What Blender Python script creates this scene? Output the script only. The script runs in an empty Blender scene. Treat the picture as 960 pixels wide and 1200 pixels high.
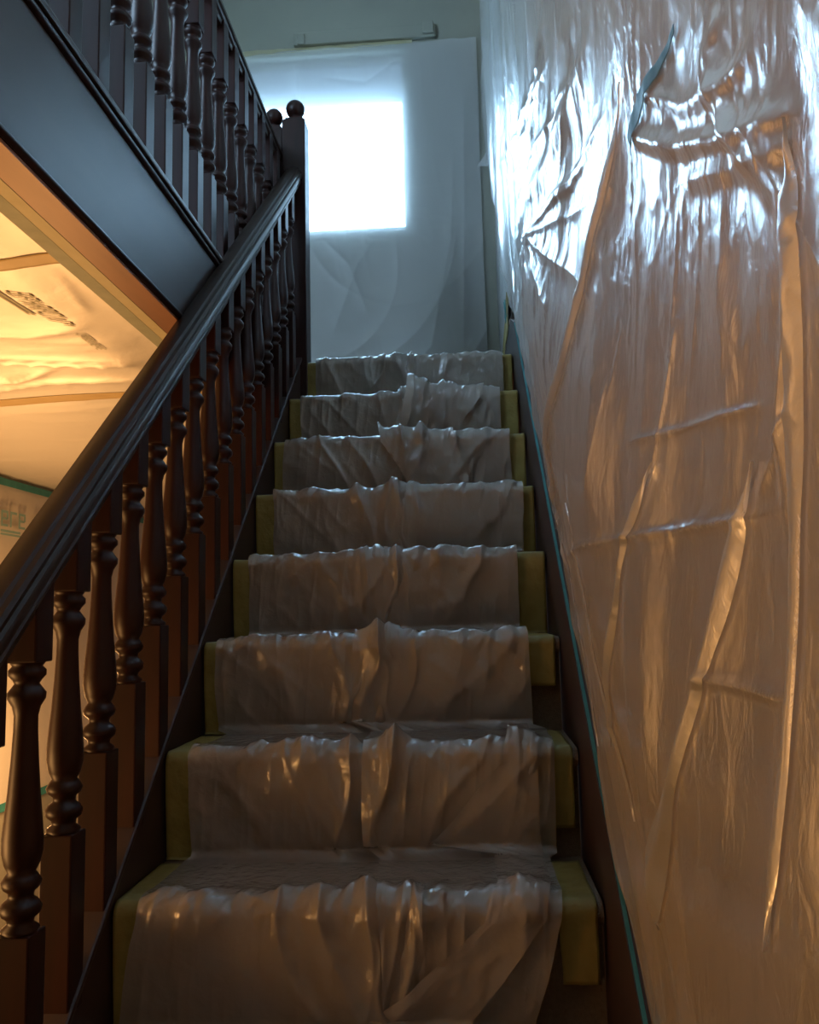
import bpy, bmesh, math, random
import numpy as np
from mathutils import Matrix, Vector

S = bpy.context.scene
COL = S.collection

# ------------------------------------------------------------------ camera
cam_d = bpy.data.cameras.new('camera')
cam_d.sensor_fit = 'HORIZONTAL'
cam_d.sensor_width = 36.0
cam_d.lens = 1000.0 * 36.0 / 960.0
cam_d.clip_start = 0.02
cam_o = bpy.data.objects.new('camera', cam_d)
COL.objects.link(cam_o)
PIT, YAW, ROL = 0.1178, 0.0626, 0.0241
_f = Vector((-math.sin(YAW) * math.cos(PIT), math.cos(YAW) * math.cos(PIT), math.sin(PIT)))
_r0 = Vector((math.cos(YAW), math.sin(YAW), 0))
_u0 = _r0.cross(_f)
_r = _r0 * math.cos(ROL) - _u0 * math.sin(ROL)
_u = _u0 * math.cos(ROL) + _r0 * math.sin(ROL)
_m = Matrix((_r, _u, -_f)).transposed().to_4x4()
_m.translation = (0.1859, -1.3666, 0.4434)
cam_o.matrix_world = _m
S.camera = cam_o

# ------------------------------------------------------------------ world, light, exposure
world = bpy.data.worlds.new('world')
S.world = world
world.use_nodes = True
world.node_tree.nodes['Background'].inputs[0].default_value = (0.55, 0.7, 1.0, 1)
world.node_tree.nodes['Background'].inputs[1].default_value = 0.05

WINDOW_POWER = 14.0           # daylight on the landing window pane
def warm_light(power, loc, size):
    ld = bpy.data.lights.new('hall_warm_light', 'POINT')
    ld.energy = power
    ld.color = (1.0, 0.49, 0.16)
    ld.shadow_soft_size = size
    lo = bpy.data.objects.new('hall_warm_light', ld)
    COL.objects.link(lo)
    lo.location = loc
warm_light(34.0, (-1.45, 1.70, -0.10), 0.15)      # warm lamp along the ground floor hall
warm_light(40.0, (-1.58, -0.62, -0.15), 0.35)      # added unseen fill near the stair foot, to warm the right wall

vs = S.view_settings
vs.view_transform = 'Standard'
vs.look = 'None'
vs.exposure = 0.7
vs.gamma = 1.0
vs.use_curve_mapping = False
S.cycles.use_denoising = True
S.cycles.max_bounces = 10
S.cycles.diffuse_bounces = 5
S.cycles.glossy_bounces = 4
S.cycles.transmission_bounces = 6
S.cycles.transparent_max_bounces = 16
S.cycles.caustics_reflective = False
S.cycles.caustics_refractive = False
S.cycles.sample_clamp_indirect = 6.0

# ------------------------------------------------------------------ sizes (metres; z = 0 at the lowest step edge in view)
W = 0.76            # clear stair width
R_, G_ = 0.19353, 0.2307
SL = R_ / G_
ZL = 7 * R_         # upper floor
ZG = -6 * R_        # ground floor
XW = 0.405          # right wall
XH = -1.83          # hall and gallery outer wall
YF = 2.76           # window wall
YB = -3.0           # wall behind the camera
ZC = 1.101          # hall ceiling
ZT = 3.86           # top ceiling
XF = -0.4254        # fascia face
rng = np.random.default_rng(7)
random.seed(5)

# ------------------------------------------------------------------ helpers
def mat(name):
    m = bpy.data.materials.new(name)
    m.use_nodes = True
    nt = m.node_tree
    for n in list(nt.nodes):
        nt.nodes.remove(n)
    out = nt.nodes.new('ShaderNodeOutputMaterial')
    return m, nt, out

def N(nt, kind, **kw):
    n = nt.nodes.new(kind)
    for k, v in kw.items():
        if k in n.inputs.keys():
            n.inputs[k].default_value = v
        else:
            setattr(n, k, v)
    return n

def principled(name, c1, c2=None, rough=0.5, scale=8.0, spec=0.5, coat=0.0, bump=0.0, bscale=60.0, stretch=(1, 1, 1), metallic=0.0):
    m, nt, out = mat(name)
    b = N(nt, 'ShaderNodeBsdfPrincipled')
    b.inputs['Roughness'].default_value = rough
    b.inputs['Specular IOR Level'].default_value = spec
    b.inputs['Coat Weight'].default_value = coat
    b.inputs['Coat Roughness'].default_value = 0.15
    tc = N(nt, 'ShaderNodeTexCoord')
    mp = N(nt, 'ShaderNodeMapping')
    mp.inputs['Scale'].default_value = stretch
    nt.links.new(tc.outputs['Object'], mp.inputs[0])
    no = N(nt, 'ShaderNodeTexNoise')
    no.inputs['Scale'].default_value = scale
    no.inputs['Detail'].default_value = 6
    nt.links.new(mp.outputs[0], no.inputs['Vector'])
    cr = N(nt, 'ShaderNodeValToRGB')
    cr.color_ramp.elements[0].position = 0.32
    cr.color_ramp.elements[1].position = 0.68
    cr.color_ramp.elements[0].color = (*c1, 1)
    cr.color_ramp.elements[1].color = (*(c2 or c1), 1)
    nt.links.new(no.outputs[0], cr.inputs[0])
    nt.links.new(cr.outputs[0], b.inputs['Base Color'])
    if bump:
        n2 = N(nt, 'ShaderNodeTexNoise')
        n2.inputs['Scale'].default_value = bscale
        n2.inputs['Detail'].default_value = 4
        nt.links.new(mp.outputs[0], n2.inputs['Vector'])
        bp = N(nt, 'ShaderNodeBump')
        bp.inputs['Strength'].default_value = bump
        bp.inputs['Distance'].default_value = 0.01
        nt.links.new(n2.outputs[0], bp.inputs['Height'])
        nt.links.new(bp.outputs[0], b.inputs['Normal'])
    nt.links.new(b.outputs[0], out.inputs[0])
    return m

def film(name, tint, clear=0.4, milky=0.5, rough=0.18, ior=1.5, bump=0.15, bscale=45.0, stretch=(1, 1, 1), gain=1.0):
    """Thin plastic sheet: clear + milky scattering, with a glossy skin."""
    m, nt, out = mat(name)
    tc = N(nt, 'ShaderNodeTexCoord')
    mp = N(nt, 'ShaderNodeMapping')
    mp.inputs['Scale'].default_value = stretch
    nt.links.new(tc.outputs['Object'], mp.inputs[0])
    n1 = N(nt, 'ShaderNodeTexNoise')
    n1.inputs['Scale'].default_value = bscale
    n1.inputs['Detail'].default_value = 5
    n1.inputs['Distortion'].default_value = 0.6
    nt.links.new(mp.outputs[0], n1.inputs['Vector'])
    bp = N(nt, 'ShaderNodeBump')
    bp.inputs['Strength'].default_value = bump
    bp.inputs['Distance'].default_value = 0.012
    nt.links.new(n1.outputs[0], bp.inputs['Height'])
    df = N(nt, 'ShaderNodeBsdfDiffuse')
    df.inputs['Color'].default_value = (*tint, 1)
    tl = N(nt, 'ShaderNodeBsdfTranslucent')
    tl.inputs['Color'].default_value = (*tint, 1)
    nt.links.new(bp.outputs[0], df.inputs['Normal'])
    nt.links.new(bp.outputs[0], tl.inputs['Normal'])
    mk = N(nt, 'ShaderNodeMixShader')
    mk.inputs[0].default_value = 1 - milky
    nt.links.new(df.outputs[0], mk.inputs[1])
    nt.links.new(tl.outputs[0], mk.inputs[2])
    tr = N(nt, 'ShaderNodeBsdfTransparent')
    mx = N(nt, 'ShaderNodeMixShader')
    mx.inputs[0].default_value = clear
    nt.links.new(mk.outputs[0], mx.inputs[1])
    nt.links.new(tr.outputs[0], mx.inputs[2])
    gl = N(nt, 'ShaderNodeBsdfGlossy')
    gl.inputs['Roughness'].default_value = rough
    nt.links.new(bp.outputs[0], gl.inputs['Normal'])
    fr = N(nt, 'ShaderNodeFresnel')
    fr.inputs['IOR'].default_value = ior
    nt.links.new(bp.outputs[0], fr.inputs['Normal'])
    mu = N(nt, 'ShaderNodeMath', operation='MULTIPLY', use_clamp=True)
    mu.inputs[1].default_value = gain
    nt.links.new(fr.outputs[0], mu.inputs[0])
    fin = N(nt, 'ShaderNodeMixShader')
    nt.links.new(mu.outputs[0], fin.inputs[0])
    nt.links.new(mx.outputs[0], fin.inputs[1])
    nt.links.new(gl.outputs[0], fin.inputs[2])
    nt.links.new(fin.outputs[0], out.inputs[0])
    return m

def tag(o, label=None, cat=None, group=None, kind=None):
    if label: o['label'] = label
    if cat: o['category'] = cat
    if group: o['group'] = group
    if kind: o['kind'] = kind
    return o

def empty(name, loc=(0, 0, 0)):
    o = bpy.data.objects.new(name, None)
    o.location = loc
    o.empty_display_size = 0.1
    COL.objects.link(o)
    return o

def link(name, me, m=None, parent=None, loc=None):
    o = bpy.data.objects.new(name, me)
    COL.objects.link(o)
    if m is not None and len(me.materials) == 0:
        me.materials.append(m)
    if loc is not None:
        o.location = loc
    if parent is not None:
        o.parent = parent
        if parent.parent is None:
            o.matrix_parent_inverse = Matrix.Translation(-Vector(parent.location))
        else:
            o.matrix_parent_inverse = Matrix.Translation(-Vector(parent.location) )
    return o

def bm_mesh(name, bm, smooth=False):
    me = bpy.data.meshes.new(name)
    bmesh.ops.recalc_face_normals(bm, faces=bm.faces)
    bm.to_mesh(me)
    bm.free()
    if smooth:
        me.polygons.foreach_set('use_smooth', [True] * len(me.polygons))
    return me

def add_box(bm, x0, x1, y0, y1, z0, z1, bev=0.0):
    vs_ = [bm.verts.new(p) for p in ((x0, y0, z0), (x1, y0, z0), (x1, y1, z0), (x0, y1, z0), (x0, y0, z1), (x1, y0, z1), (x1, y1, z1), (x0, y1, z1))]
    fs = []
    for f in ((0, 3, 2, 1), (4, 5, 6, 7), (0, 1, 5, 4), (1, 2, 6, 5), (2, 3, 7, 6), (3, 0, 4, 7)):
        fs.append(bm.faces.new([vs_[i] for i in f]))
    if bev:
        es = list({e for f in fs for e in f.edges})
        bmesh.ops.bevel(bm, geom=es, offset=bev, segments=2, profile=0.6, affect='EDGES')

def box(name, x0, x1, y0, y1, z0, z1, m, parent=None, bev=0.0):
    bm = bmesh.new()
    add_box(bm, x0, x1, y0, y1, z0, z1, bev)
    return link(name, bm_mesh(name, bm), m, parent)

def prism_x(name, poly, x0, x1, m, parent=None, smooth=False, bev=0.0):
    """A (y, z) outline pulled along x."""
    bm = bmesh.new()
    a = [bm.verts.new((x0, y, z)) for y, z in poly]
    b = [bm.verts.new((x1, y, z)) for y, z in poly]
    n = len(poly)
    bm.faces.new(a)
    bm.faces.new(b[::-1])
    for i in range(n):
        bm.faces.new((a[i], a[(i + 1) % n], b[(i + 1) % n], b[i]))
    if bev:
        bmesh.ops.bevel(bm, geom=list(bm.edges), offset=bev, segments=2, profile=0.6, affect='EDGES')
    return link(name, bm_mesh(name, bm, smooth), m, parent)

def grid_mesh(name, P, smooth=True, mask=None):
    """P: (nu, nv, 3) array of points -> a quad mesh."""
    nu, nv = P.shape[:2]
    idx = np.arange(nu * nv).reshape(nu, nv)
    q = np.stack([idx[:-1, :-1], idx[1:, :-1], idx[1:, 1:], idx[:-1, 1:]], -1).reshape(-1, 4)
    if mask is not None:
        q = q[mask.reshape(-1)]
        used = np.unique(q)
        mp_ = -np.ones(nu * nv, int)
        mp_[used] = np.arange(len(used))
        q = mp_[q]
        pts = P.reshape(-1, 3)[used]
    else:
        pts = P.reshape(-1, 3)
    me = bpy.data.meshes.new(name)
    me.vertices.add(len(pts))
    me.vertices.foreach_set('co', np.ascontiguousarray(pts, dtype=np.float32).ravel())
    me.loops.add(q.size)
    me.loops.foreach_set('vertex_index', np.ascontiguousarray(q, dtype=np.int32).ravel())
    me.polygons.add(len(q))
    me.polygons.foreach_set('loop_start', np.arange(0, q.size, 4, dtype=np.int32))
    me.polygons.foreach_set('loop_total', np.full(len(q), 4, dtype=np.int32))
    me.update(calc_edges=True)
    me.polygons.foreach_set('use_smooth', np.full(len(q), smooth))
    return me

_T = rng.random((256, 256))
def vnoise(x, y):
    xi = np.floor(x).astype(int); yi = np.floor(y).astype(int)
    fx = x - xi; fy = y - yi
    fx = fx * fx * fx * (fx * (fx * 6 - 15) + 10); fy = fy * fy * fy * (fy * (fy * 6 - 15) + 10)
    a = _T[xi & 255, yi & 255]; b = _T[(xi + 1) & 255, yi & 255]
    c = _T[xi & 255, (yi + 1) & 255]; d = _T[(xi + 1) & 255, (yi + 1) & 255]
    return (a * (1 - fx) + b * fx) * (1 - fy) + (c * (1 - fx) + d * fx) * fy

def fbm(x, y, o=3):
    s = 0; a = 1.0; t = 0
    for k in range(o):
        s = s + a * (vnoise(x * 2 ** k + 17.3 * k, y * 2 ** k + 5.1 * k) - 0.5); t += a; a *= 0.5
    return s / t * 2

def ridged(x, y, o=2):
    s = 0; a = 1.0; t = 0
    for k in range(o):
        n = 1 - np.abs(2 * vnoise(x * 2 ** k + 31.7 * k, y * 2 ** k + 11.9 * k) - 1)
        s = s + a * n * n; t += a; a *= 0.5
    return s / t

def smooth(e0, e1, x):
    t = np.clip((x - e0) / (e1 - e0), 0, 1)
    return t * t * (3 - 2 * t)

def polydist(a, b, pts):
    """Signed distance to a polyline and position along it (0..1)."""
    best = np.full(a.shape, 1e9); sg = np.zeros(a.shape); tt = np.zeros(a.shape)
    L = [math.dist(pts[i], pts[i + 1]) for i in range(len(pts) - 1)]
    tot = sum(L); acc = 0
    for i in range(len(pts) - 1):
        p, q = pts[i], pts[i + 1]
        dx, dy = (q[0] - p[0]), (q[1] - p[1])
        t = np.clip(((a - p[0]) * dx + (b - p[1]) * dy) / (L[i] ** 2), 0, 1)
        ex = a - p[0] - t * dx; ey = b - p[1] - t * dy
        d = np.hypot(ex, ey)
        s = np.sign(ex * dy - ey * dx)
        u = d < best
        best = np.where(u, d, best); sg = np.where(u, s, sg); tt = np.where(u, (acc + t * L[i]) / tot, tt)
        acc += L[i]
    return best, sg, tt

# ------------------------------------------------------------------ materials
M_wood = principled('dark_varnished_wood', (0.012, 0.0028, 0.002), (0.028, 0.0062, 0.004), rough=0.40, scale=5, stretch=(6, 6, 1), spec=0.28, coat=0.0)
M_rail = principled('dark_brown_rail_varnish', (0.016, 0.008, 0.005), (0.032, 0.016, 0.010), rough=0.38, scale=5, stretch=(8, 1.5, 1.5), spec=0.35, coat=0.0)
M_fascia = principled('dark_gloss_fascia', (0.022, 0.014, 0.013), (0.034, 0.021, 0.018), rough=0.42, scale=4, stretch=(1, .6, 5), coat=0.05)
M_soffit = principled('red_brown_board', (0.20, 0.075, 0.030), (0.26, 0.10, 0.04), rough=0.45, scale=5, stretch=(5, 1, 5))
M_string = principled('purple_brown_string', (0.022, 0.010, 0.009), (0.036, 0.016, 0.014), rough=0.45, scale=5, stretch=(1, 1, 3))
M_carpet = principled('taupe_carpet', (0.23, 0.165, 0.120), (0.28, 0.21, 0.155), rough=0.95, scale=160, spec=0.1, bump=0.5, bscale=500)
M_wall = principled('cream_wall_paint', (0.33, 0.34, 0.29), (0.37, 0.38, 0.32), rough=0.75, scale=3, bump=0.06, bscale=40)
M_wall_r = principled('tan_wall_paint', (0.54, 0.42, 0.31), (0.61, 0.48, 0.36), rough=0.8, scale=3, bump=0.06, bscale=40)
M_ceil = principled('white_ceiling_paint', (0.62, 0.62, 0.57), (0.66, 0.66, 0.60), rough=0.8, scale=3)
M_floor = principled('brown_floor_boards', (0.13, 0.075, 0.04), (0.18, 0.10, 0.055), rough=0.5, scale=4, stretch=(6, 1, 1))
M_yellow = principled('yellow_paper_tape', (0.29, 0.225, 0.060), (0.37, 0.29, 0.085), rough=0.55, scale=25, bump=0.25, bscale=60)
M_teal = principled('teal_painters_tape', (0.03, 0.20, 0.22), (0.05, 0.27, 0.28), rough=0.6, scale=30, bump=0.1, bscale=90)
M_grey_tape = principled('grey_green_tape', (0.28, 0.32, 0.25), (0.34, 0.38, 0.30), rough=0.6, scale=30)
M_white = principled('white_gloss_paint', (0.70, 0.71, 0.70), (0.74, 0.75, 0.73), rough=0.35, scale=6)
M_print = principled('grey_green_print', (0.46, 0.47, 0.36), (0.54, 0.55, 0.42), rough=0.6, scale=40)
M_print_blue = principled('blue_grey_print', (0.22, 0.40, 0.42), (0.28, 0.46, 0.46), rough=0.6, scale=40)
M_film_wall = film('clear_wrinkled_film', (0.80, 0.77, 0.74), clear=0.42, milky=0.80, rough=0.25, ior=1.45, bump=0.17, bscale=42, stretch=(1, 1.0, .5), gain=0.65)
M_film_stair = film('milky_stair_film', (0.76, 0.68, 0.60), clear=0.48, milky=0.75, rough=0.15, ior=1.8, bump=0.30, bscale=44)
M_film_win = film('milky_window_film', (0.85, 0.87, 0.88), clear=0.50, milky=0.8, rough=0.35, ior=1.4, bump=0.1, bscale=12)
M_film_hall = film('milky_hall_film', (0.86, 0.84, 0.80), clear=0.15, milky=0.8, rough=0.5, ior=1.35, bump=0.12, bscale=14, gain=0.6)

def emitter(name, col, strength):
    m, nt, out = mat(name)
    e = N(nt, 'ShaderNodeEmission')
    e.inputs[0].default_value = (*col, 1)
    e.inputs[1].default_value = strength
    nt.links.new(e.outputs[0], out.inputs[0])
    return m
M_pane = emitter('daylit_glass', (0.42, 0.71, 1.0), WINDOW_POWER)
M_pane_top = emitter('daylit_fanlight_glass', (0.42, 0.70, 1.0), WINDOW_POWER * 0.020)

# ------------------------------------------------------------------ the setting
def struct(o):
    o['kind'] = 'structure'
    return o

struct(box('floor', XH, XW, YB, 4.6, ZG - 0.1, ZG, M_floor))
# window wall with an opening
WX0, WX1, WZ0, WZ1 = -1.18, -0.052, 2.375, 3.36
bm = bmesh.new()
add_box(bm, XH, WX0, YF, YF + 0.2, ZL, ZT)
add_box(bm, WX1, XW, YF, YF + 0.2, ZL, ZT)
add_box(bm, WX0, WX1, YF, YF + 0.2, ZL, WZ0)
add_box(bm, WX0, WX1, YF, YF + 0.2, WZ1, ZT)
struct(link('wall_window', bm_mesh('wall_window', bm), M_wall))
struct(box('wall_right', XW, XW + 0.15, YB, YF + 0.2, ZG, ZT, M_wall_r))
struct(box('wall_left', XH - 0.15, XH, YB, 4.6, ZG, ZT, M_wall))
struct(box('wall_back', XH, XW, YB - 0.15, YB, ZG, ZT, M_wall))
struct(box('wall_hall_end', XH, -0.43, 4.6, 4.75, ZG, ZC, M_wall))
struct(box('ceiling', XH, XW, YB, YF + 0.2, ZT, ZT + 0.1, M_ceil))
# upper floor: gallery along the left of the stair well and the landing at the top
struct(box('floor_gallery', XH, -0.49, YB, 1.64, ZC + 0.004, ZL, M_floor))
struct(box('floor_landing', XH, XW, 1.64, YF + 0.2, ZL - 0.06, ZL, M_carpet))
struct(box('ceiling_hall', XH, -0.43, 1.64, 4.6, ZC + 0.004, ZC + 0.05, M_ceil))
# fascia along the gallery edge
fas = struct(box('trim_fascia', XF - 0.055, XF, YB, 1.60, ZC, ZL, M_fascia))
def bead(name, z, rad, parent):
    bm = bmesh.new()
    n = 8
    rings = []
    for y in (YB, 1.60):
        rings.append([bm.verts.new((XF + rad * math.cos(math.pi * (k / n - 0.5)) * 1.1, y, z + rad * math.sin(math.pi * (k / n - 0.5)))) for k in range(n + 1)])
    for k in range(n):
        bm.faces.new((rings[0][k], rings[0][k + 1], rings[1][k + 1], rings[1][k]))
    bm.faces.new(rings[0]); bm.faces.new(rings[1][::-1])
    return link(name, bm_mesh(name, bm, True), M_wood, parent)
bead('bead', ZL - 0.009, 0.008, fas)
bead('bead', ZC + 0.008, 0.007, fas)
box('nosing', XF - 0.06, XF + 0.012, YB, 1.60, ZL, ZL + 0.014, M_fascia, fas, bev=0.004)
so = box('soffit_board', XF - 0.054, XF - 0.002, YB, 1.60, ZC - 0.006, ZC - 0.0005, M_soffit, fas)

# window
win = empty('window_1', ((WX0 + WX1) / 2, YF, WZ0)); struct(win)
bm = bmesh.new()
fw = 0.035
add_box(bm, WX0, WX1, YF + 0.05, YF + 0.10, WZ0, WZ0 + fw)
add_box(bm, WX0, WX1, YF + 0.05, YF + 0.10, WZ1 - fw, WZ1)
add_box(bm, WX0, WX0 + fw, YF + 0.05, YF + 0.10, WZ0 + fw, WZ1 - fw)
add_box(bm, WX1 - 0.012, WX1, YF + 0.05, YF + 0.10, WZ0 + fw, WZ1 - fw)
add_box(bm, WX0 + fw, WX1 - 0.012, YF + 0.05, YF + 0.10, 3.10, 3.125)
link('window_frame', bm_mesh('window_frame', bm), M_white, win)
box('pane', WX0 + fw, WX1 - 0.012, YF + 0.070, YF + 0.076, WZ0 + fw, 3.10, M_pane, win)
box('fanlight_pane', WX0 + fw, WX1 - 0.012, YF + 0.070, YF + 0.076, 3.125, WZ1 - fw, M_pane_top, win)
box('window_sill', WX0, WX1, YF + 0.005, YF + 0.05, WZ0, WZ0 + 0.02, M_white, win)
# added out-of-view window on the gallery wall, made up to fill the well blue
fill_win = empty('added_fill_window', (XH, -0.7, 2.25)); struct(fill_win)
bm = bmesh.new()
add_box(bm, XH, XH + 0.03, -1.35, -0.05, 2.20, 2.25)
add_box(bm, XH, XH + 0.03, -1.35, -0.05, 3.40, 3.45)
add_box(bm, XH, XH + 0.03, -1.35, -1.30, 2.25, 3.40)
add_box(bm, XH, XH + 0.03, -0.10, -0.05, 2.25, 3.40)
add_box(bm, XH, XH + 0.03, -0.72, -0.68, 2.25, 3.40)
link('window_frame', bm_mesh('window_frame', bm), M_white, fill_win)
M_fill_pane = emitter('added_blue_fill_glow', (0.50, 0.74, 1.0), 13.0)  # glow of the added window, blue fill for the stair well
box('pane', XH + 0.002, XH + 0.012, -1.30, -0.72, 2.25, 3.40, M_fill_pane, fill_win)
box('pane', XH + 0.002, XH + 0.012, -0.68, -0.10, 2.25, 3.40, M_fill_pane, fill_win)
# painted curtain board above the window
tr = struct(box('trim_curtain_board', -0.62, 0.125, YF - 0.028, YF, 3.405, 3.475, M_wall, bev=0.006))
box('trim_bracket', 0.055, 0.115, YF - 0.045, YF - 0.028, 3.415, 3.485, M_wall, tr, bev=0.008)
box('trim_bracket', -0.60, -0.56, YF - 0.045, YF - 0.028, 3.40, 3.46, M_wall, tr, bev=0.008)

# ------------------------------------------------------------------ staircase
stair = empty('staircase', (0, -5 * G_, ZG))
tag(stair, 'straight carpeted staircase climbing to the bright landing window', 'staircase')
RN = 0.017          # nosing radius
def tread_outline(k):
    y0, z0 = k * G_, k * R_
    pts = []
    for a in range(0, 181, 20):
        t = math.radians(270 - a)      # bottom -> front -> top
        pts.append((y0 + RN + RN * math.cos(t), z0 - RN + RN * math.sin(t)))
    pts += [(y0 + G_ + 0.03, z0), (y0 + G_ + 0.03, z0 - 2 * RN)]
    return pts
for k in range(-5, 8):
    prism_x('tread', tread_outline(k) if k < 7 else [(y if y < 1.7 else 1.64, z) for y, z in tread_outline(7)], -W / 2, W / 2, M_carpet, stair)
    y0 = k * G_ + 0.022
    box('riser', -W / 2, W / 2, y0, y0 + 0.02, (k - 1) * R_ - 0.005, k * R_ - 2 * RN + 0.002, M_carpet, stair)
def rake(y):
    return y * SL
ya, yb = -5 * G_ - 0.1, 1.61
prism_x('string_board', [(ya, rake(ya) + 0.012), (yb, rake(yb) + 0.012), (yb, rake(yb) - 0.30), (ya, rake(ya) - 0.25)], -W / 2 - 0.042, -W / 2 - 0.003, M_string, stair)
prism_x('string_cap', [(ya, rake(ya) + 0.012), (yb, rake(yb) + 0.012), (yb, rake(yb) + 0.027), (ya, rake(ya) + 0.027)], -W / 2 - 0.056, -W / 2 + 0.004, M_string, stair, bev=0.004)
yk = 1.60
prism_x('skirting', [(ya, rake(ya) + 0.155), (yk - .06, rake(yk - .06) + 0.155), (1.69, ZL + 0.155), (YF, ZL + 0.155), (YF, ZL - 0.05), (yb, ZL - 0.3), (ya, rake(ya) - 0.28)],
        W / 2 + 0.003, XW - 0.0005, M_string, stair)
# panel closing the space under the string on the hall side
prism_x('spandrel_panel', [(ya, ZG), (ya, rake(ya) - 0.24), (yb, rake(yb) - 0.29), (yb, ZG)], -W / 2 - 0.035, -W / 2 - 0.012, M_string, stair)

# ------------------------------------------------------------------ balusters, rails, newels
def baluster_mesh(name, h0, h1, w=0.0235):
    """Square blocks below and above a turned middle (0.245 .. 0.59 above the base line)."""
    prof = [(0.245, 0.0195), (0.250, 0.0205), (0.256, 0.0140), (0.262, 0.0150), (0.268, 0.0210), (0.276, 0.0225), (0.283, 0.0190),
            (0.288, 0.0135), (0.295, 0.0140), (0.301, 0.0200), (0.308, 0.0215), (0.315, 0.0180), (0.320, 0.0150),
            (0.330, 0.0190), (0.345, 0.0218), (0.362, 0.0220), (0.385, 0.0205), (0.42, 0.0175), (0.46, 0.0150), (0.50, 0.0132),
            (0.520, 0.0130), (0.532, 0.0155), (0.542, 0.0205), (0.550, 0.0210), (0.557, 0.0165), (0.562, 0.0135), (0.567, 0.0160),
            (0.573, 0.0205), (0.580, 0.0205), (0.585, 0.0165), (0.590, 0.0195)]
    bm = bmesh.new()
    add_box(bm, -w, w, -w, w, h0, 0.245, 0.0025)
    add_box(bm, -w, w, -w, w, 0.590, h1, 0.0025)
    n = 14
    prev = None
    for z, r in prof:
        r *= 1.17
        ring = [bm.verts.new((r * math.cos(2 * math.pi * k / n), r * math.sin(2 * math.pi * k / n), z)) for k in range(n)]
        if prev:
            for k in range(n):
                f = bm.faces.new((prev[k], prev[(k + 1) % n], ring[(k + 1) % n], ring[k])); f.smooth = True
        prev = ring
    return bm_mesh(name, bm)

def rail_section(w, h):
    """Moulded handrail cross-section (offset sideways, up)."""
    a = w / 2
    half = [(.58, 0), (.66, .16), (.84, .22), (.90, .32), (.80, .40), (.98, .47), (1.0, .58), (.93, .66), (.80, .70), (.82, .80), (.70, .88), (.50, .90), (.40, .97), (.15, 1.0)]
    return [(a * u, h * v) for u, v in half] + [(-a * u, h * v) for u, v in half[::-1]]

def rail(name, xc, y0, y1, zf, w, h, m, parent):
    bm = bmesh.new()
    sec = rail_section(w, h)
    ends = []
    for y in (y0, y1):
        ends.append([bm.verts.new((xc + sx, y, zf(y) + sz)) for sx, sz in sec])
    n = len(sec)
    for k in range(n):
        bm.faces.new((ends[0][k], ends[0][(k + 1) % n], ends[1][(k + 1) % n], ends[1][k]))
    bm.faces.new(ends[0][::-1]); bm.faces.new(ends[1])
    me = bm_mesh(name, bm, True)
    me.set_sharp_from_angle(angle=math.radians(32))
    return link(name, me, m, parent)

def newel(xc, yc, z0, z1, w, rb, parent):
    bm = bmesh.new()
    h = w / 2
    add_box(bm, xc - h, xc + h, yc - h, yc + h, z0, z1 - 0.012, 0.003)
    add_box(bm, xc - h * .8, xc + h * .8, yc - h * .8, yc + h * .8, z1 - 0.014, z1, 0.003)
    o = link('newel_post', bm_mesh('newel_post', bm), M_wood, parent)
    bm = bmesh.new()
    prof = [(0.0, h * .62), (0.006, h * .62), (0.010, h * .42), (0.016, h * .42)]
    zc = z1 + 0.012 + rb
    for a in range(-60, 91, 12):
        t = math.radians(a)
        prof.append((zc - z1 + rb * math.sin(t), max(rb * math.cos(t), 0.0004)))
    prev = None; n = 20
    for z, r in prof:
        ring = [bm.verts.new((xc + r * math.cos(2 * math.pi * k / n), yc + r * math.sin(2 * math.pi * k / n), z1 + z)) for k in range(n)]
        if prev:
            for k in range(n):
                bm.faces.new((prev[k], prev[(k + 1) % n], ring[(k + 1) % n], ring[k]))
        prev = ring
    c = link('ball_finial', bm_mesh('ball_finial', bm, True), M_wood, o)
    return o

XB = -0.4045
lower = empty('stair_balustrade', (XB, 0.7, rake(0.7)))
tag(lower, 'dark wooden banister with turned balusters rising beside the plastic-covered steps', 'banister')
bal_l = baluster_mesh('stair_baluster', 0.0, 0.72)
for k in range(-9, 14):
    y = k * G_ / 2 - 0.008
    link('baluster', bal_l, M_wood, lower, loc=(XB, y, rake(y)))
rail('handrail', XB, -5 * G_ - 0.05, 1.61, lambda y: rake(y) + 0.672, 0.070, 0.086, M_rail, lower)
newel(-0.401, 1.645, ZL - 0.35, 2.305, 0.086, 0.036, lower)
newel(XB, -5 * G_ - 0.09, ZG, ZG + 1.05, 0.086, 0.036, lower)

XG = -0.472
gal = empty('gallery_balustrade', (XG, 0.6, ZL))
tag(gal, 'dark wooden gallery railing with turned balusters above the glossy fascia', 'railing')
bal_g = baluster_mesh('gallery_baluster', 0.0, 0.79)
for k in range(-14, 10):
    y = 0.525 + k * 0.1153
    link('baluster', bal_g, M_wood, gal, loc=(XG, y, ZL + 0.012))
rail('handrail', XG - 0.003, YB, 1.64, lambda y: ZL + 0.765, 0.062, 0.075, M_rail, gal)
newel(XG - 0.013, 1.655, ZL - 0.2, 2.285, 0.076, 0.034, gal)

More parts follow.
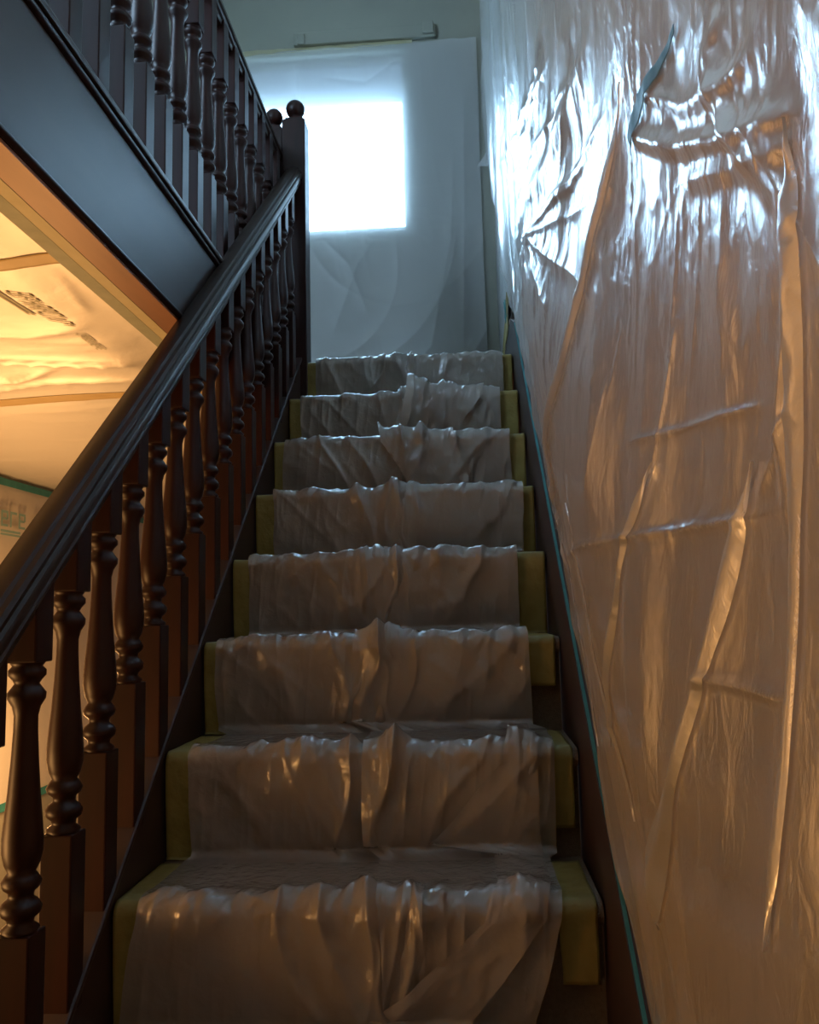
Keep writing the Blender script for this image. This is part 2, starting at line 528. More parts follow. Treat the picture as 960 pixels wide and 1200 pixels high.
# ------------------------------------------------------------------ plastic on the right wall
CR = {
'c1':[(-0.479,1.016),(-0.356,0.924),(-0.171,0.822),(0.145,0.705),(0.422,0.610)],
'c2':[(-0.309,1.243),(-0.225,1.229),(0.193,1.276),(1.065,1.482)],
'f1':[(0.337,1.214),(1.162,1.321)],
'f2':[(0.337,1.214),(0.510,1.042)],
'f3':[(0.337,1.214),(0.027,0.930)],
'f4':[(0.337,1.214),(-0.197,0.900)],
'f5':[(0.337,1.214),(-0.263,0.987)],
'f6':[(0.257,1.200),(-0.389,1.037)],
'f7':[(0.422,1.234),(-0.250,1.061)],
'c4':[(-0.484,0.948),(-0.631,0.850),(-0.785,0.769),(-0.920,0.708)],
'c4b':[(-0.651,0.807),(-0.814,0.734),(-0.917,0.692)],
'c5':[(-0.741,0.854),(-0.816,0.742),(-0.872,0.683),(-0.878,0.628),(-0.853,0.559),(-0.856,0.477)],
'c6':[(0.208,0.534),(-0.434,0.516),(-0.797,0.500),(-0.879,0.499)],
'c9':[(-0.579,0.576),(-0.467,0.453),(-0.392,0.361),(-0.257,0.271)],
'c10':[(-0.805,0.536),(-0.730,0.412),(-0.635,0.271),(-0.537,0.151)],
'c11':[(-0.110,0.634),(-0.190,0.527),(-0.347,0.455),(-0.281,0.414)],
'c12':[(-0.702,0.390),(-0.758,0.390),(-0.857,0.388)],
'c13':[(-0.460,0.616),(-0.724,0.583),(-0.841,0.567)],
'c14':[(-0.551,0.955),(-0.665,0.866),(-0.775,0.811),(-0.857,0.786)],
'c15':[(0.669,0.695),(0.208,0.534),(0.065,0.379),(-0.131,0.223)],
'c16':[(-0.789,0.874),(-0.763,0.852),(-0.773,0.805),(-0.830,0.728)],
'd1':[(1.050,1.634),(-0.225,1.229)],
'd2':[(1.595,1.937),(0.137,1.483)],
'd3':[(1.888,2.195),(0.273,1.559)],
'd4':[(0.532,1.460),(0.228,1.657)],
}
#      amplitude, width, sharp?
CP = {'c1': (.014, .020, 0), 'c2': (.020, .040, 0), 'f1': (.010, .018, 1), 'f2': (.008, .016, 1), 'f3': (.009, .018, 1), 'f4': (.010, .020, 1), 'f5': (.009, .018, 1),
      'f6': (.012, .018, 1), 'f7': (.010, .016, 1), 'c4': (.009, .010, 0), 'c4b': (.006, .010, 0), 'c5': (.006, .010, 0), 'c6': (.009, .006, 1), 'c9': (.008, .016, 1),
      'c10': (.009, .018, 1), 'c11': (.007, .014, 1), 'c12': (.008, .006, 1), 'c13': (.005, .005, 1), 'c14': (.007, .010, 0), 'c15': (.008, .016, 1), 'c16': (.007, .012, 0),
      'd1': (.014, .022, 1), 'd2': (.014, .024, 1), 'd3': (.014, .024, 1), 'd4': (.012, .030, 0)}

def wall_sheet_height(y, z):
    up = smooth(0.50, 0.85, z + 0.12 * fbm(y * 3, z * 3, 2))       # crinkled above, calmer below
    h = 0.010 * (fbm(y * 2.3 + 3, z * 1.6, 2) + 0.7)
    h = h + 0.010 * fbm(y * 9, z * 1.7 + 0.4 * y, 2)                # long hanging folds
    big = smooth(-.2, .5, fbm(y * 2.1 + 9, z * 2.6 + 4, 2))          # calm patches between crumpled ones
    h = h + (0.0014 + 0.0024 * up) * ridged(y * 11 + z * 2.5, z * 3.2 - y, 2)
    h = h + up * 0.0022 * big * ridged(y * 14 - z * 9, z * 13 + y * 6, 2)
    h = h + up * 0.0009 * ridged(y * 30 + z * 7, z * 5 - y * 3, 2) + up * .0012 * big * ridged(y * 24 - z * 16, z * 24 + y * 8, 1)
    h = h + (0.0003 + 0.0010 * up * (.4 + big)) * fbm(y * 34 + 2 * fbm(y * 9, z * 9, 1), z * 14, 2)
    h = h + 0.020 * smooth(1.2, 2.4, z) * (fbm(y * 5 + 1.3, z * .8, 2) + .5)
    for k, pts in CR.items():
        a, w, sharp = CP[k]
        a = a * .6
        # crease widths grow where the wall is farther away
        d, s, t = polydist(y, z, pts)
        env = smooth(0, .12, t) * smooth(0, .15, 1 - t) * .85 + .15
        env = env * smooth(4 * w, 2 * w, d)
        if sharp:
            h = h + a * env * np.exp(-np.sqrt(d * d + (w * .12) ** 2) / (w * .55))
        else:
            h = h + a * env * (np.exp(-(d / w) ** 2) + 0.35 * s * np.tanh(d / w * 2) * np.exp(-(d / (2 * w)) ** 2))
    rs = np.random.default_rng(11)
    for _ in range(64):                                             # thin straight creases
        y0 = -1.0 + rs.random() ** 1.5 * 1.9; z0 = rs.uniform(.45, 1.25) + .45 * max(y0, 0)
        L = rs.uniform(.08, .35); an = rs.normal(math.pi / 2 + .25, .45)
        pts = [(y0, z0), (y0 + L * math.cos(an), z0 + L * math.sin(an))]
        d, s, t = polydist(y, z, pts)
        w = rs.uniform(.003, .007) * (1 + max(y0 + .5, 0))
        h = h + rs.uniform(.0012, .0030) * np.exp(-d / w) * smooth(0, .3, t) * smooth(0, .3, 1 - t)
    return h

ny, nz = 760, 800
t = np.linspace(0, 1, ny)
yy = -1.75 + 0.62 * (np.exp(t * math.log((2.72 + 1.75) / 0.62)) - 0)      # denser close to the stair foot
def sheet_bottom(y):
    return np.where(y < 1.55, rake(y) + 0.160, np.maximum(ZL + 0.158, 0) + 0 * y)
vv = np.linspace(0, 1, nz)
Y, V = np.meshgrid(yy, vv, indexing='ij')
Yw = Y.copy()
for _ in range(25):      # the far edge of the sheet leans over the landing
    zb = sheet_bottom(Yw) + 0.003 * fbm(Yw * 6, Y * 0 + 3, 2)
    zk = np.minimum(0.443 + 0.78 * (Yw + 1.37) + 0.15, ZT - 0.4)        # finer rows below this height
    Z = np.where(V < .87, zb + (zk - zb) * V / .87, zk + (ZT - 0.1 - zk) * (V - .87) / .13)
    edge = np.interp(Z, [1.3, 1.42, 2.08, 2.75, 3.3, 4], [1.50, 1.56, 2.15, 2.70, 2.60, 2.55])
    Yw = -1.13 + (Y + 1.13) * (edge + 1.13) / (2.72 + 1.13)
H = wall_sheet_height(Yw, Z)
H = H + 0.050 * np.exp(-((Z - zb - .62) / .32) ** 2) * smooth(1.2, .3, Yw)      # the sheet bellies out from the wall
clampb = smooth(0.0, 0.05, Z - zb)
H = H * (0.25 + 0.75 * clampb) + 0.030 * smooth(2.0, 2.7, Yw) * smooth(1.9, 2.6, Z) * (1 + .6 * fbm(Yw * 3, Z * 3, 2))
P = np.stack([XW - 0.010 - np.clip(H, 0.0, 0.2), Yw, Z], -1)
sheet = link('plastic_wall_sheet', grid_mesh('plastic_wall_sheet', P), M_film_wall)
tag(sheet, 'large shiny crinkled plastic sheet covering the right wall beside the steps', 'plastic sheet')

# pleats where the sheet is folded double
M_pleat = film('double_folded_film', (0.84, 0.82, 0.80), clear=0.20, milky=0.85, rough=0.25, ior=1.45, bump=0.12, bscale=40, gain=0.65)
def sheet_out(y, z):
    return wall_sheet_height(y, z) + 0.050 * np.exp(-((z - rake(y) - .16 - .62) / .32) ** 2) * smooth(1.2, .3, y)
def pleat(pts, w0, w1):
    n = 110; seg = np.linspace(0, len(pts) - 1, n)
    py = np.interp(seg, range(len(pts)), [q[0] for q in pts]); pz = np.interp(seg, range(len(pts)), [q[1] for q in pts])
    f = np.linspace(0, 1, n)
    wd = (w0 + (w1 - w0) * f) * (.75 + .5 * vnoise(f * 6 + pts[0][0] * 9, f * 0 + 3)) * smooth(0, .12, f) * smooth(0, .12, 1 - f)
    ty = np.gradient(py); tz = np.gradient(pz); ll = np.hypot(ty, tz); ny_, nz_ = -tz / ll, ty / ll
    c = np.linspace(-.5, .5, 9)
    PY = py[:, None] + ny_[:, None] * wd[:, None] * c; PZ = pz[:, None] + nz_[:, None] * wd[:, None] * c
    HH = sheet_out(PY, PZ) + .0022 + .002 * (1 - (2 * c) ** 2)[None, :]
    link('pleat', grid_mesh('pleat', np.stack([XW - 0.010 - HH, PY, PZ], -1)), M_pleat, sheet)
pleat(CR['c9'], .030, .012)
pleat(CR['c10'], .020, .040)
pleat(CR['c1'], .030, .050)
pleat([(-.10, .60), (-.20, .45), (-.30, .30), (-.34, .20)], .010, .030)
pleat([(-.895, .72), (-.880, .55), (-.868, .40), (-.850, .25)], .020, .016)
pleat([(.32, .62), (.20, .50), (.06, .34), (-.05, .24)], .030, .020)

# strip of blue tape across the crumpled part of the big sheet
ty = np.linspace(-0.665, -0.500, 60); tw = np.linspace(-1, 1, 7)
TY, TW = np.meshgrid(ty, tw, indexing='ij')
TZ = 0.943 + TW * (0.004 + 0.009 * smooth(-.66, -.52, TY)) - .012 * smooth(-.54, -.50, TY)
TH = wall_sheet_height(TY, TZ) + 0.050 * np.exp(-((TZ - rake(TY) - .16 - .62) / .32) ** 2)
TH = np.maximum(TH, TH.mean(1, keepdims=True)) + .0035
P = np.stack([XW - 0.010 - TH, TY, TZ], -1)
M_blue = principled('blue_masking_tape', (0.05, 0.14, 0.20), (0.08, 0.19, 0.26), rough=0.5, scale=30, bump=0.15, bscale=80)
o = link('blue_tape', grid_mesh('blue_tape', P), M_blue)
sol = o.modifiers.new('thickness', 'SOLIDIFY'); sol.thickness = .0006
tag(o, 'short dark blue tape strip stuck high on the crinkled wall plastic', 'tape')

# second sheet on the same wall at the landing, behind the big one
y2 = np.linspace(1.75, YF - 0.004, 90); z2 = np.linspace(ZL + 0.20, 3.2, 200)
Y, Z = np.meshgrid(y2, z2, indexing='ij')
H = 0.004 + 0.012 * (fbm(Y * 8, Z * 1.5, 2) + .6) + 0.004 * ridged(Y * 15, Z * 4, 2)
P = np.stack([XW - 0.002 - np.clip(H, .001, .1) * smooth(YF, YF - .1, Y), Y, Z], -1)
o = link('plastic_landing_sheet', grid_mesh('plastic_landing_sheet', P), M_film_win)
tag(o, 'narrow plastic sheet hanging in the corner right of the landing window wall', 'plastic sheet')

# tape along the top edge of the skirting
bm = bmesh.new()
def strip_rake(bm, x0, x1, ys, zoff, th):
    rows = []
    for y in ys:
        z = rake(y) + zoff
        rows.append([bm.verts.new((x0, y, z)), bm.verts.new((x1, y, z)), bm.verts.new((x1, y, z + th)), bm.verts.new((x0, y, z + th))])
    for a, b in zip(rows[:-1], rows[1:]):
        for k in range(4):
            bm.faces.new((a[k], a[(k + 1) % 4], b[(k + 1) % 4], b[k]))
    bm.faces.new(rows[0][::-1]); bm.faces.new(rows[-1])
strip_rake(bm, W / 2 + 0.0045, W / 2 + 0.010, np.linspace(-1.1, 1.53, 30), 0.1555, 0.0015)
tp = link('tape_line', bm_mesh('tape_line', bm), M_teal)
tag(tp, 'thin teal tape line along the top of the right skirting', 'tape')
# crumpled bits of tape at the top end of the skirting
def crumple(name, pts, m, label, th=0.002, cat='tape'):
    bm = bmesh.new()
    a = [bm.verts.new(q) for q in pts]
    f = bm.faces.new(a)
    bmesh.ops.triangulate(bm, faces=[f])
    bmesh.ops.subdivide_edges(bm, edges=list(bm.edges), cuts=3, use_grid_fill=True)
    for v in bm.verts:
        v.co += Vector((random.uniform(-1, 0), random.uniform(-1, 1) * .4, random.uniform(-1, 1) * .4)) * 0.006
    r = bmesh.ops.extrude_face_region(bm, geom=list(bm.faces))
    for v in [g for g in r['geom'] if isinstance(g, bmesh.types.BMVert)]:
        v.co.x += th
    o = link(name, bm_mesh(name, bm), m)
    tag(o, label, cat)
    return o
crumple('crumpled_tape', [(0.372, 1.70, ZL + 0.17), (0.372, 1.80, ZL + 0.175), (0.374, 1.83, ZL + 0.27), (0.372, 1.74, ZL + 0.25)], M_teal, 'crumpled blue-green tape scrap on the skirting end at the landing')
crumple('torn_tape', [(0.384, 1.78, ZL + 0.16), (0.384, 2.20, ZL + 0.15), (0.384, 2.22, ZL + 0.24), (0.384, 1.80, ZL + 0.30)], M_yellow, 'torn yellow tape patch in the corner beyond the top step')

crumple('plastic_flap', [(0.313, 2.60, 2.606), (0.396, 2.60, 2.600), (0.398, 2.62, 2.72), (0.385, 2.61, 2.72)], M_film_win, 'small triangular plastic flap sticking out from the corner above the landing', th=0.001, cat='plastic flap')

# ------------------------------------------------------------------ plastic over the window wall
x3 = np.linspace(-1.45, 0.33, 260); z3 = np.linspace(ZL + 0.01, 3.375, 320)
X, Z = np.meshgrid(x3, z3, indexing='ij')
H = 0.018 + 0.012 * fbm(X * 2.2, Z * 1.4, 2)
for (cx, cz, rad, a) in ((-0.42, 2.42, 0.62, .012), (-0.45, 2.5, 0.95, .012), (-0.1, 2.6, .5, .006), (-.5, 2.2, .4, .008)):
    d = np.abs(np.hypot(X - cx, (Z - cz) * .8) - rad)
    H = H + a * np.exp(-d / .03) * smooth(2.4, 2.2, Z)
for (pts, a, w) in (([(0.20, 2.9), (0.17, 2.3), (0.05, 1.75), (-0.2, 1.45)], .010, .03), ([(0.26, 3.2), (0.24, 2.4), (0.2, 1.5)], .008, .025), ([(-.62, 3.37), (-.6, 3.0), (-.57, 2.5)], .010, .02),
                    ([(-.5, 2.36), (-.35, 2.2), (-.25, 1.9)], .010, .03), ([(-.2, 2.34), (-.3, 2.2), (-.45, 1.8)], .008, .03), ([(-.05, 3.30), (-.25, 3.17), (-.5, 3.22)], .006, .02)):
    d, s, tt = polydist(X, Z, pts)
    H = H + a * np.exp(-d / w) * smooth(0, .2, tt) * smooth(0, .2, 1 - tt)
H = H + .003 * ridged(X * 7 + Z, Z * 3, 2) + 0.004 * ridged(X * 10, Z * 20, 1) * np.exp(-np.abs(Z - WZ0) / .05)
top = Z - 0.008 * fbm(X * 9, X * 0 + 1, 2) * smooth(3.2, 3.37, Z)
P = np.stack([X + .006 * fbm(Z * 4, X, 1), YF - 0.004 - np.clip(H, .004, .2), top + 0.018 * (X + .3) * smooth(3, 3.37, Z)], -1)
o = link('plastic_window_sheet', grid_mesh('plastic_window_sheet', P), M_film_win)
tag(o, 'milky plastic sheet hung over the glowing landing window down to the floor', 'plastic sheet')
# tape strip holding its top edge
bm = bmesh.new()
xs = np.linspace(-1.45, 0.0, 40); lowr = []; upr = []
for x in xs:
    z = 3.368 + 0.018 * (x + .3) + random.uniform(-.004, .004)
    lowr.append((x, YF - 0.030, z)); upr.append((x, YF - 0.002, z + 0.045 + random.uniform(-.003, .003)))
a = [bm.verts.new(q) for q in lowr]; b = [bm.verts.new(q) for q in upr]
for k in range(len(xs) - 1):
    bm.faces.new((a[k], a[k + 1], b[k + 1], b[k]))
r = bmesh.ops.extrude_face_region(bm, geom=list(bm.faces))
for v in [g for g in r['geom'] if isinstance(g, bmesh.types.BMVert)]:
    v.co.y -= 0.0015
M_pale = principled('pale_masking_tape', (0.50, 0.47, 0.30), (0.56, 0.53, 0.36), rough=0.6, scale=20)
o = link('window_tape', bm_mesh('window_tape', bm), M_pale)
tag(o, 'pale yellow tape strip along the top edge of the window plastic', 'tape')

# ------------------------------------------------------------------ step coverings
def profile(k_hi, k_lo, rad_in, n_tread=16, n_nose=12, n_riser=22, n_in=5, off=0.0):
    """Path over the steps from the tread of k_hi down to the foot of the riser of k_lo.
    Returns y, z, normal y, normal z, step index, q (0 nose .. 1 riser foot; negative on the tread)."""
    out = []
    R = RN + off
    for k in range(k_hi, k_lo - 1, -1):
        yn, zn = k * G_, k * R_
        yr = yn + 0.006                       # hanging face of the covering, just in front of the riser
        yback = (k + 1) * G_ + 0.004 - rad_in - off
        for i in range(n_tread):              # tread, back to front
            f = i / n_tread
            out.append((yback + (yn + RN - yback) * f, zn + off, 0, 1, k, -(1 - f)))
        for i in range(n_nose):
            a = math.pi / 2 * (1 + i / n_nose)
            out.append((yn + RN + R * math.cos(a), zn - RN + R * math.sin(a), math.cos(a), math.sin(a), k, 0.0 + 0.10 * i / n_nose))
        zt, zb_ = zn - RN, (k - 1) * R_ + off + rad_in
        for i in range(n_riser):
            f = i / n_riser
            out.append((yn - off + 0.010 * f * f, zt + (zb_ - zt) * f, -1, 0.0, k, 0.10 + 0.85 * f))
        for i in range(n_in):
            a = math.pi / 2 * i / n_in
            out.append((yn - off + 0.010 - rad_in + rad_in * math.cos(a), zb_ - rad_in * math.sin(a), -math.cos(a), math.sin(a), k, 0.95 + 0.05 * i / n_in))
    return np.array(out)

CEN = {7: -0.03, 6: 0.03, 5: 0.05, 4: 0.02, 3: 0.015, 2: -0.02, 1: 0.00, 0: 0.05, -1: 0.03, -2: 0.0}
def stair_sheet(name, label, side, k_hi, k_lo, xl, xr, off, seed, nx=230, amp=1.0):
    rs = np.random.default_rng(seed)
    pr = profile(k_hi, k_lo, 0.020, off=off)
    ns = len(pr)
    ks = pr[:, 4]; q = pr[:, 5]
    s = np.arange(ns)
    U = np.linspace(0, 1, nx)
    XL = xl(ks, q) + 0.006 * fbm(s * .045, s * 0 + seed, 2); XR = xr(ks, q) + 0.006 * fbm(s * .045, s * 0 + seed + 9.5, 2)
    X = XL[:, None] + (XR - XL)[:, None] * U[None, :]
    K = ks[:, None] + 0 * X; Q = q[:, None] + 0 * X; Sv = s[:, None] * 0.03 + 0 * X
    H = 0.0030 * (fbm(X * 9 + seed, Sv * 2, 2) + .6) * amp
    H = H + 0.0045 * ridged(X * 16 + seed + 3 * Sv * .1, Sv * 1.2, 2) * amp
    # crinkled along every nosing
    nose = np.exp(-((Q + 0.02) / 0.16) ** 2)
    H = H + nose * (0.010 * np.clip(fbm(X * 30 + K * 7.7 + Sv * 1.5, Sv * 2.5, 3) + .25, 0, 1)) * amp
    for k in range(k_lo, k_hi + 1):
        c = CEN.get(k, 0.0)
        sel = (K == k)
        nf = rs.integers(7, 10)
        for j in range(nf):
            x0 = rs.uniform(-.33, .33)
            pull = rs.uniform(.15, .75)
            x1 = x0 * (1 - pull) + c * pull
            bend = rs.uniform(-.03, .03)
            qq = np.clip(Q, -0.35, 1)
            xc = x0 + (x1 - x0) * np.clip(qq, 0, 1) ** rs.uniform(.8, 1.5) + bend * np.sin(np.pi * np.clip(qq, 0, 1))
            w = rs.uniform(.006, .018) * (1 + .5 * np.clip(qq, 0, 1))
            a = rs.uniform(.003, .009) * amp
            d = X - xc
            asym = np.where(d > 0, 1.0, rs.uniform(.35, .7))
            env = np.where(Q < 0, np.exp(-(Q / .28) ** 2), 1.0) * np.where(Q > .93, .6, 1)
            H = H + sel * env * a * np.exp(-np.sqrt((d * asym) ** 2 + .0015 ** 2) / w)
        # gathered bunch in the middle
        for j in range(int(rs.integers(2, 5))):
            xo = c + rs.uniform(-.05, .05)
            lean = rs.uniform(-.07, .07)
            d = X - (xo + lean * np.clip(Q, -.5, 1) + .012 * np.sin(Q * rs.uniform(2, 7)))
            w = rs.uniform(.006, .022)
            a = rs.uniform(.005, .016) * amp
            env = np.where(Q < 0, np.exp(-(Q / .45) ** 2), 1.0 - rs.uniform(0, .8) * np.clip(Q, 0, 1))
            H = H + sel * env * a * np.exp(-np.sqrt((d * np.where(d > 0, 1, rs.uniform(.3, 1.5))) ** 2 + .001 ** 2) / w)
    # creases running askew
    H = H + 0.0013 * amp * ridged(X * 34 + Sv * 1.1 + seed, Sv * 2.4 - X * 9, 2)
    H = H + 0.004 * amp * ridged(X * 9 + Sv * 2.2 + seed, Sv * 1.6 - X * 5, 2) + 0.003 * amp * ridged(X * 12 - Sv * 2.6, Sv * 1.3 + X * 6 + seed, 1)
    # the sheet sags clear of the riser in slow billows
    H = H + np.clip(np.sin(np.pi * np.clip(Q, 0, 1)), 0, 1) * .008 * (fbm(X * 5 + seed, K * 3.3, 2) + .5)
    H = H * np.where(Q < 0, .35 + .65 * np.exp(-(Q / .22) ** 2), 1)
    H = np.clip(H, 0.0005, .06)
    P = np.stack([X + .002 * fbm(X * 30, Sv * 3, 1), pr[:, 0][:, None] + pr[:, 2][:, None] * H, pr[:, 1][:, None] + pr[:, 3][:, None] * H], -1)
    o = link(name, grid_mesh(name, P), M_film_stair)
    tag(o, label, 'plastic sheet')
    return o

wig = lambda ks, f, a: a * np.sin(ks * f)
stair_sheet('plastic_stair_runner', 'milky plastic runner draped over the left half of the steps', -1, 7, -2,
            lambda k, q: -0.338 + wig(k, 2.1, .012) - np.where(k == 0, .03 * np.clip(q, 0, 1), 0), lambda k, q: np.array([CEN.get(int(v), 0) for v in k]) + .055 + wig(k, 1.3, .02), 0.0035, 21)
stair_sheet('plastic_stair_runner', 'milky plastic runner draped over the right half of the steps', 1, 7, -2,
            lambda k, q: np.array([CEN.get(int(v), 0) for v in k]) - .03 + wig(k, 1.7, .02), lambda k, q: 0.322 + wig(k, 1.9, .015) + np.where(k > 3, .012, 0) - np.where(k == 0, .05 * np.clip(q, 0, 1), 0), 0.0075, 52)
# extra loose pieces
stair_sheet('plastic_loose_flap', 'loose plastic flap trailing down the right of the lowest two visible steps', 1, 1, -2,
            lambda k, q: np.where(k >= 1, .10 + .16 * (1 - np.clip(q, 0, 1)), .22 - .20 * np.clip(q, 0, 1)), lambda k, q: np.where(k >= 1, .305, .305 - .13 * np.clip(q, 0, 1)), 0.016, 77, nx=70, amp=1.3)
stair_sheet('plastic_twisted_scrap', 'twisted plastic scrap lying over the sixth and seventh steps', 1, 6, 5,
            lambda k, q: np.where(k == 6, .02 - .06 * np.clip(q, 0, 1), -.06 + .10 * np.clip(q, 0, 1)), lambda k, q: np.where(k == 6, .27 - .12 * np.clip(q, 0, 1), .16 + .06 * np.clip(q, 0, 1)), 0.014, 91, nx=90, amp=1.7)

ORD = {7: 'top landing edge', 6: 'seventh step', 5: 'sixth step', 4: 'fifth step', 3: 'fourth step', 2: 'third step', 1: 'second step', 0: 'lowest full step in view'}
def yellow_strip(k, side, x0, x1, q_end, seed):
    pr = profile(k, k, 0.006, off=0.0022)
    lim = 1.0 if q_end is None else q_end
    pr = pr[(pr[:, 5] <= lim) & (pr[:, 5] > -0.98)]
    xs = np.linspace(x0, x1, 12)
    n = len(pr)
    s = np.arange(n)
    e0 = .004 * fbm(s * .15 + seed, s * 0, 2)
    X = xs[None, :] + (e0[:, None] if side < 0 else 0) * np.linspace(0, 1, 12)[None, :] + (e0[:, None] if side > 0 else 0) * np.linspace(1, 0, 12)[None, :]
    Hh = np.clip(.0012 * (fbm(X * 60 + seed, s[:, None] * .12 + 0 * X, 2) + .6), 0, .004)
    top = np.stack([X, pr[:, 0][:, None] + pr[:, 2][:, None] * Hh, pr[:, 1][:, None] + pr[:, 3][:, None] * Hh], -1)
    o = link('yellow_tape', grid_mesh('yellow_tape', top), M_yellow)
    sol = o.modifiers.new('thickness', 'SOLIDIFY'); sol.thickness = 0.0008; sol.offset = -1
    where = 'left' if side < 0 else 'right'
    tag(o, 'yellow tape strip on the %s end of the %s' % (where, ORD[k]), 'tape', 'yellow tape on the step ends')
for k in range(0, 8):
    yellow_strip(k, -1, -W / 2 + 0.001, -W / 2 + 0.062, None, k * 3.1)
    yellow_strip(k, 1, W / 2 - 0.068, W / 2 - (0.002 if k > 2 else 0.010), {0: .62, 1: .75, 2: .55}.get(k), 40 + k * 2.7)

# ------------------------------------------------------------------ plastic in the ground floor hall
xh = np.linspace(XH + 0.004, XF - 0.080, 170); yh = np.linspace(-1.6, 4.5, 420)
X, Yh = np.meshgrid(xh, yh, indexing='ij')
H = 0.003 + .006 * (fbm(X * 2, Yh * 1.6, 2) + .7) + .005 * ridged(X * 2.2 + Yh * .4, Yh * 5, 2)
for pts, a, w in (([(-.555, .08), (-.575, .22), (-.60, .36)], .006, .012), ([(-.60, .40), (-.78, .44), (-1.05, .38)], .009, .02), ([(-.52, .72), (-.9, .62), (-1.4, .50)], .018, .018),
                  ([(-.8, .66), (-1.0, .78), (-1.4, .7)], .014, .02), ([(-.6, .85), (-.9, .80), (-1.3, .92)], .012, .02), ([(-.55, -.1), (-.8, -.02), (-1.1, -.12)], .014, .02)):
    d, s, tt = polydist(X, Yh, pts)
    H = H + a * np.exp(-d / w) * smooth(0, .25, tt) * smooth(0, .25, 1 - tt)
H = H * smooth(.025, .16, XF - 0.080 - X) + .002
def ceil_z(x, y):
    return ZC - .004
P = np.stack([X, Yh, ZC - 0.002 - H], -1)
cs = link('plastic_ceiling_sheet', grid_mesh('plastic_ceiling_sheet', P), M_film_hall)
tag(cs, 'warm lit plastic sheet taped under the hall ceiling below the fascia', 'plastic sheet')
box_t = lambda name, x0, x1, y0, y1, z0, z1, m, label: tag(box(name, x0, x1, y0, y1, z0, z1, m), label, 'tape')
box_t('edge_tape', XF - 0.082, XF - 0.055, -1.6, 1.6, ZC - 0.0064, ZC - 0.0058, M_pale, 'pale yellow tape strip beside the red-brown board under the fascia')
box_t('edge_tape', XF - 0.110, XF - 0.080, -1.6, 1.6, ZC - 0.0068, ZC - 0.0062, M_grey_tape, 'grey-green tape strip along the edge of the ceiling plastic')
M_band = principled('amber_seam_tape', (0.62, 0.46, 0.20), (0.68, 0.52, 0.25), rough=0.5, scale=20)
def seam(yc, wd, x0, x1, label, slope):
    n, nr = 90, 7
    Q = np.zeros((n + 1, nr, 3))
    for i in range(n + 1):
        x = x0 + (x1 - x0) * i / n
        ix = int(np.argmin(np.abs(xh - x))); y = yc + slope * (x0 - x) + .012 * math.sin(x * 9)
        for j in range(nr):
            yj = y + wd * (j / (nr - 1) - .5)
            Q[i, j] = (x, yj, ZC - .0035 - H[ix, int(np.argmin(np.abs(yh - yj)))])
    o = link('seam_tape', grid_mesh('seam_tape', Q), M_band)
    sol = o.modifiers.new('thickness', 'SOLIDIFY'); sol.thickness = .0008
    tag(o, label, 'tape')
seam(.055, .045, XF - .085, XH + .05, 'amber seam tape crossing the ceiling plastic near the grey-green tape', .02)
seam(.985, .07, XF - .12, XH + .05, 'amber seam tape crossing the ceiling plastic further back, above the banister', .03)

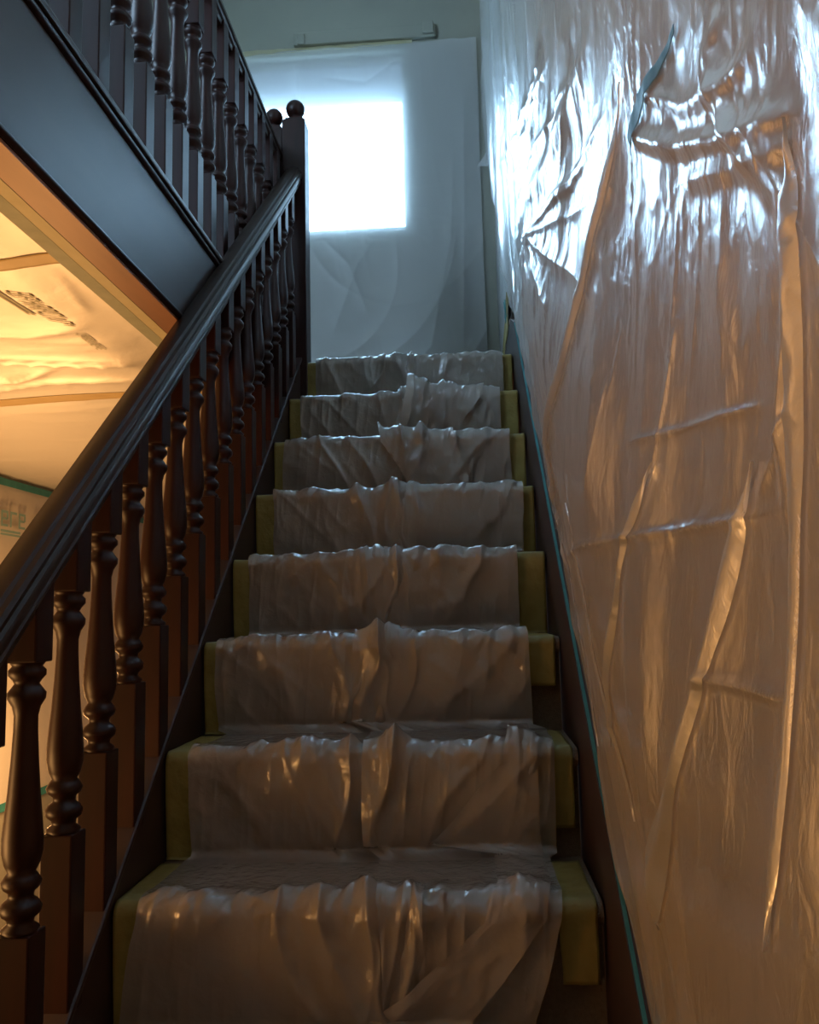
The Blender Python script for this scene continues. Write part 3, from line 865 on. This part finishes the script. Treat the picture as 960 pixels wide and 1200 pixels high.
def print_marks(parent, origin, along, across, up, n, wd, ht, m, slant, seed, name='printed_mark', bar=True, lay=None):
    """Unreadable block print: slanted letter-like strokes."""
    rs = random.Random(seed)
    bm = bmesh.new()
    def quad(u0, v0, u1, v1):
        q = []
        for u, v in ((u0, v0), (u1, v0), (u1, v1), (u0, v1)):
            c = Vector(origin) + Vector(along) * (u + slant * v) + Vector(across) * v + Vector(up)
            q.append(bm.verts.new(lay(c) if lay else c))
        bm.faces.new(q)
    lw = wd / n
    for i in range(n):
        u = i * lw; st = lw * .2
        quad(u, 0, u + st, ht)
        if rs.random() < .8: quad(u + st, ht * .84, u + lw * .8, ht)
        if rs.random() < .7: quad(u + st, ht * .42, u + lw * .7, ht * .56)
        if rs.random() < .6: quad(u + st, 0, u + lw * .8, ht * .15)
        if rs.random() < .7: quad(u + lw * .62, ht * (.5 if rs.random() < .5 else 0), u + lw * .82, ht * .84)
    if bar:
        quad(wd * .0, -ht * .55, wd * .75, -ht * .42); quad(wd * .0, -ht * .36, wd * .75, -ht * .2)
    link(name, bm_mesh(name, bm), m, parent)
zpr = ZC - 0.034
def on_ceiling(c):
    i = int(np.argmin(np.abs(xh - c.x))); j = int(np.argmin(np.abs(yh - c.y)))
    return Vector((c.x, c.y, ZC - .0045 - H[i, j]))
print_marks(cs, (-0.690, .175, zpr), (0, 1, 0), (1, 0, 0), (0, 0, 0), 8, .20, .042, M_print, .6, 3, lay=on_ceiling)
print_marks(cs, (-0.672, .44, zpr), (0, 1, 0), (1, 0, 0), (0, 0, 0), 8, .12, .022, M_print, .3, 8, bar=False, lay=on_ceiling)
print_marks(cs, (-0.80, .10, zpr), (0, 1, 0), (1, 0, 0), (0, 0, 0), 5, .10, .016, M_print, .3, 12, bar=False, lay=on_ceiling)

# hall wall: upper plastic, teal tapes, plain lower part
yw = np.linspace(-1.6, 4.5, 300); zw = np.linspace(-0.34, ZC - .03, 120)
Yh, Z = np.meshgrid(yw, zw, indexing='ij')
Hw = 0.003 + .008 * (fbm(Yh * 2.2, Z * 2, 2) + .6) + .006 * ridged(Yh * 4, Z * 2 + Yh, 2)
P = np.stack([XH + np.clip(Hw, .001, .1), Yh, Z], -1)
ws = link('plastic_hall_sheet', grid_mesh('plastic_hall_sheet', P), M_film_hall)
tag(ws, 'glowing yellow plastic sheet on the hall wall seen left of the banister', 'plastic sheet')
box_t('wall_tape', XH + .022, XH + .024, -1.6, 4.5, ZC - .062, ZC - .030, M_teal, 'teal tape line at the top of the hall wall plastic')
box_t('wall_tape', XH + .022, XH + .024, -1.6, 4.5, -.355, -.320, M_teal, 'teal tape line low on the hall wall behind the nearest balusters')
print_marks(ws, (XH + .028, 2.17, .86), (0, 1, 0), (0, 0, 1), (0, 0, 0), 3, .22, .07, M_print_blue, 0, 4)
print_marks(ws, (XH + .028, 2.46, .88), (0, 1, 0), (0, 0, 1), (0, 0, 0), 7, .40, .055, M_print, 0, 5, bar=False)
